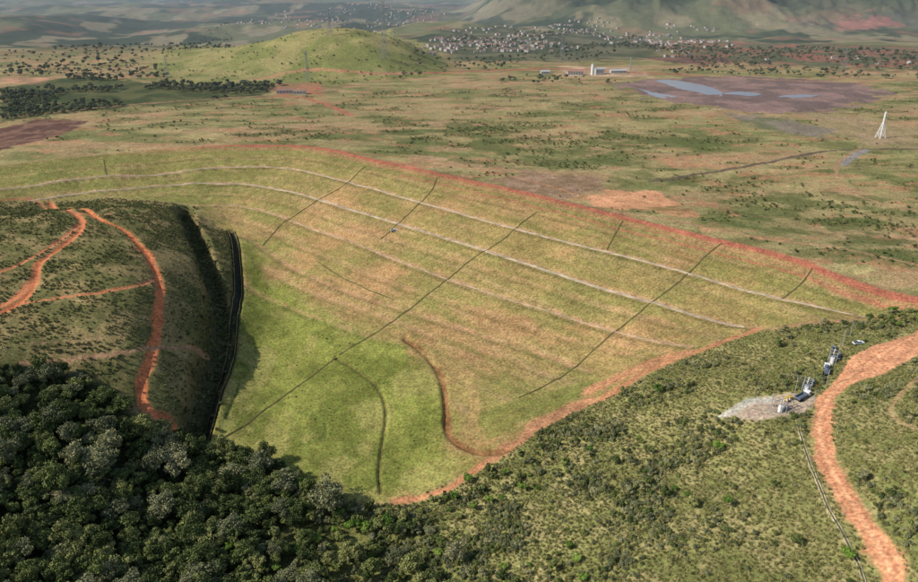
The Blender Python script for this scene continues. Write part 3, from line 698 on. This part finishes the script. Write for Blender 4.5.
# vehicles and gear
pickup(858,344,.2); pickup(834,350,1.2,grey); pickup(394,231,.4); truck(826,372,1.1,True); truck(802,399,.6); pickup(812,384,.9,grey); pickup(838,358,1.0,blue)
def generator(u,v,rot):
    V=[];Fc=[];MI=[]; box(V,Fc,MI,(0,0,1.15),(3.2,1.5,1.5),0); box(V,Fc,MI,(0,0,.3),(3.5,1.3,.15),1); cyl(V,Fc,MI,(1.1,0,2.1),.09,.5,'z',1)
    for i in range(5): box(V,Fc,MI,(-1.2+i*.25,-.77,1.2),(.12,.04,.9),1)
    for sy in (-.8,.8): cyl(V,Fc,MI,(0,sy,.32),.32,.2,'y',1)
    return place(mesh_obj('generator_trailer',V,Fc,(yellow,dark),MI),u,v,rot,.03)
generator(788,401,.5)
# steel instrument frames with tanks and pipes
def rack(u,v,rot):
    V=[];Fc=[];MI=[]
    for x_ in (-3,0,3):
        for y_ in (-1.5,1.5): box(V,Fc,MI,(x_,y_,2.25),(.18,.18,4.5),0)
    for y_ in (-1.5,1.5): box(V,Fc,MI,(0,y_,4.6),(6.4,.18,.18),0)
    for x_ in (-3,0,3): box(V,Fc,MI,(x_,0,4.4),(.16,2.8,.16),0)
    cyl(V,Fc,MI,(-1.5,0,1.4),.9,2.8,'z',1); cyl(V,Fc,MI,(1.5,0,1.1),.8,2.2,'z',2); cyl(V,Fc,MI,(0,-.6,.4),.14,7.4,'x',0); cyl(V,Fc,MI,(0,.6,.5),.12,7.0,'x',0)
    for x_ in (-2,-.7,.7,2): cyl(V,Fc,MI,(x_,0,5.1),.16,.9,'z',1,10)
    place(mesh_obj('pipe_rack_with_tanks',V,Fc,(steel,white,grey),MI),u,v,rot)
rack(783,411,.35); rack(806,391,1.0); rack(832,362,1.0)
def mast(u,v,h):
    V=[];Fc=[];MI=[]; cyl(V,Fc,MI,(0,0,h/2),.12,h,'z',0,8); box(V,Fc,MI,(.6,0,h),(1.3,.1,.1),0); box(V,Fc,MI,(1.2,0,h-.08),(.5,.25,.1),1); cyl(V,Fc,MI,(0,0,.15),.3,.3,'z',0,10)
    place(mesh_obj('lamp_post',V,Fc,(steel,grey),MI),u,v,.3)
for a in ((770,412,8),(794,396,8),(812,408,8),(826,386,8),(842,346,8),(850,336,7)): mast(*a)
# people
skin=simple('skin',(150,104,80),.6,.05,5); vest=simple('orange_vest',(220,110,40),.7,.05,5); jeans=simple('work_trousers',(50,58,76),.9,.1,5); hat=simple('white_helmet',(230,230,225),.4,.02,5)
def person(u,v,rot):
    vs=[(0,0,.95),(0,0,1.15),(0,0,1.42),(0,0,1.52),(0,0,1.62),(0,0,1.74),(.19,0,1.42),(.24,.03,1.15),(.23,.14,.92),(-.19,0,1.42),(-.24,-.02,1.15),(-.24,.08,.9),(.1,0,.9),(.11,.06,.5),(.11,.02,.08),(.11,.16,.05),(-.1,0,.9),(-.11,-.04,.5),(-.12,-.12,.08),(-.12,.02,.05)]
    es=[(0,1),(1,2),(2,3),(3,4),(4,5),(2,6),(6,7),(7,8),(2,9),(9,10),(10,11),(0,12),(12,13),(13,14),(14,15),(0,16),(16,17),(17,18),(18,19)]
    rs=[.15,.14,.15,.06,.1,.09,.07,.05,.04,.07,.05,.04,.09,.065,.05,.04,.09,.065,.05,.04]
    me=bpy.data.meshes.new('site_worker'); me.from_pydata(vs,es,[]); o=bpy.data.objects.new('site_worker',me); sc.collection.objects.link(o)
    md=o.modifiers.new('s','SKIN')
    for i,r in enumerate(rs): me.skin_vertices[0].data[i].radius=(r,r*.8)
    me.skin_vertices[0].data[0].use_root=True
    o.modifiers.new('ss','SUBSURF').levels=1
    dg=bpy.context.evaluated_depsgraph_get(); m2=bpy.data.meshes.new_from_object(o.evaluated_get(dg)); m2.name='site_worker'
    m2.materials.clear()
    for mt in (skin,vest,jeans,hat,dark): m2.materials.append(mt)
    for p in m2.polygons:
        z=p.center.z; p.material_index=3 if z>1.68 else 0 if z>1.5 else 1 if (z>.95 and abs(p.center.x)<.3) else (0 if abs(p.center.x)>.19 and z>.8 else 2 if z>.12 else 4); p.use_smooth=True
    o.modifiers.clear(); o.data=m2
    return place(o,u,v,rot)
try:
    for u,v,r in ((846,357,.3),(842,364,1.8),(808,395,2.5),(792,408,.5),(774,406,1.2),(818,388,3),(842,350,.2)): person(u,v,r)
except Exception as e: print('person failed',e)

# ---------------------------------------------------------------- camera, light, air
cam=bpy.data.cameras.new('camera'); co=bpy.data.objects.new('camera',cam); sc.collection.objects.link(co)
cam.sensor_width=36; cam.lens=36*F/918; cam.clip_end=60000; cam.clip_start=1
co.location=(0,0,CAMH); co.rotation_euler=(math.radians(90)-PIT,0,0); sc.camera=co
el=math.radians(38); D=Vector((-.88,-.22,0)).normalized()*math.cos(el); D.z=math.sin(el)
sl=bpy.data.lights.new('sun','SUN'); sl.energy=4.5; sl.angle=math.radians(.5); sl.color=(1,.95,.87); so=bpy.data.objects.new('sun',sl); so.rotation_euler=D.to_track_quat('Z','Y').to_euler(); sc.collection.objects.link(so)
w=bpy.data.worlds.new('World'); sc.world=w; w.use_nodes=True; nt=w.node_tree; bg=nt.nodes['Background']
sk=nt.nodes.new('ShaderNodeTexSky'); sk.sky_type='NISHITA'; sk.sun_disc=False; sk.sun_elevation=el; sk.sun_rotation=math.atan2(D.x,D.y); nt.links.new(sk.outputs[0],bg.inputs[0]); bg.inputs[1].default_value=.14
hm=bpy.data.materials.new('haze_air'); hm.use_nodes=True; nt=hm.node_tree; nt.nodes.clear(); out=nt.nodes.new('ShaderNodeOutputMaterial'); vs=nt.nodes.new('ShaderNodeVolumeScatter'); vs.inputs['Color'].default_value=(.75,.88,1,1); vs.inputs['Density'].default_value=.00006; nt.links.new(vs.outputs[0],out.inputs['Volume'])
V=[];Fc=[];MI=[]; box(V,Fc,MI,(0,11300,450),(60000,21600,1500)); mesh_obj('sky_haze',V,Fc,(hm,))
sc.view_settings.view_transform='Standard'; sc.view_settings.look='None'; sc.view_settings.exposure=0
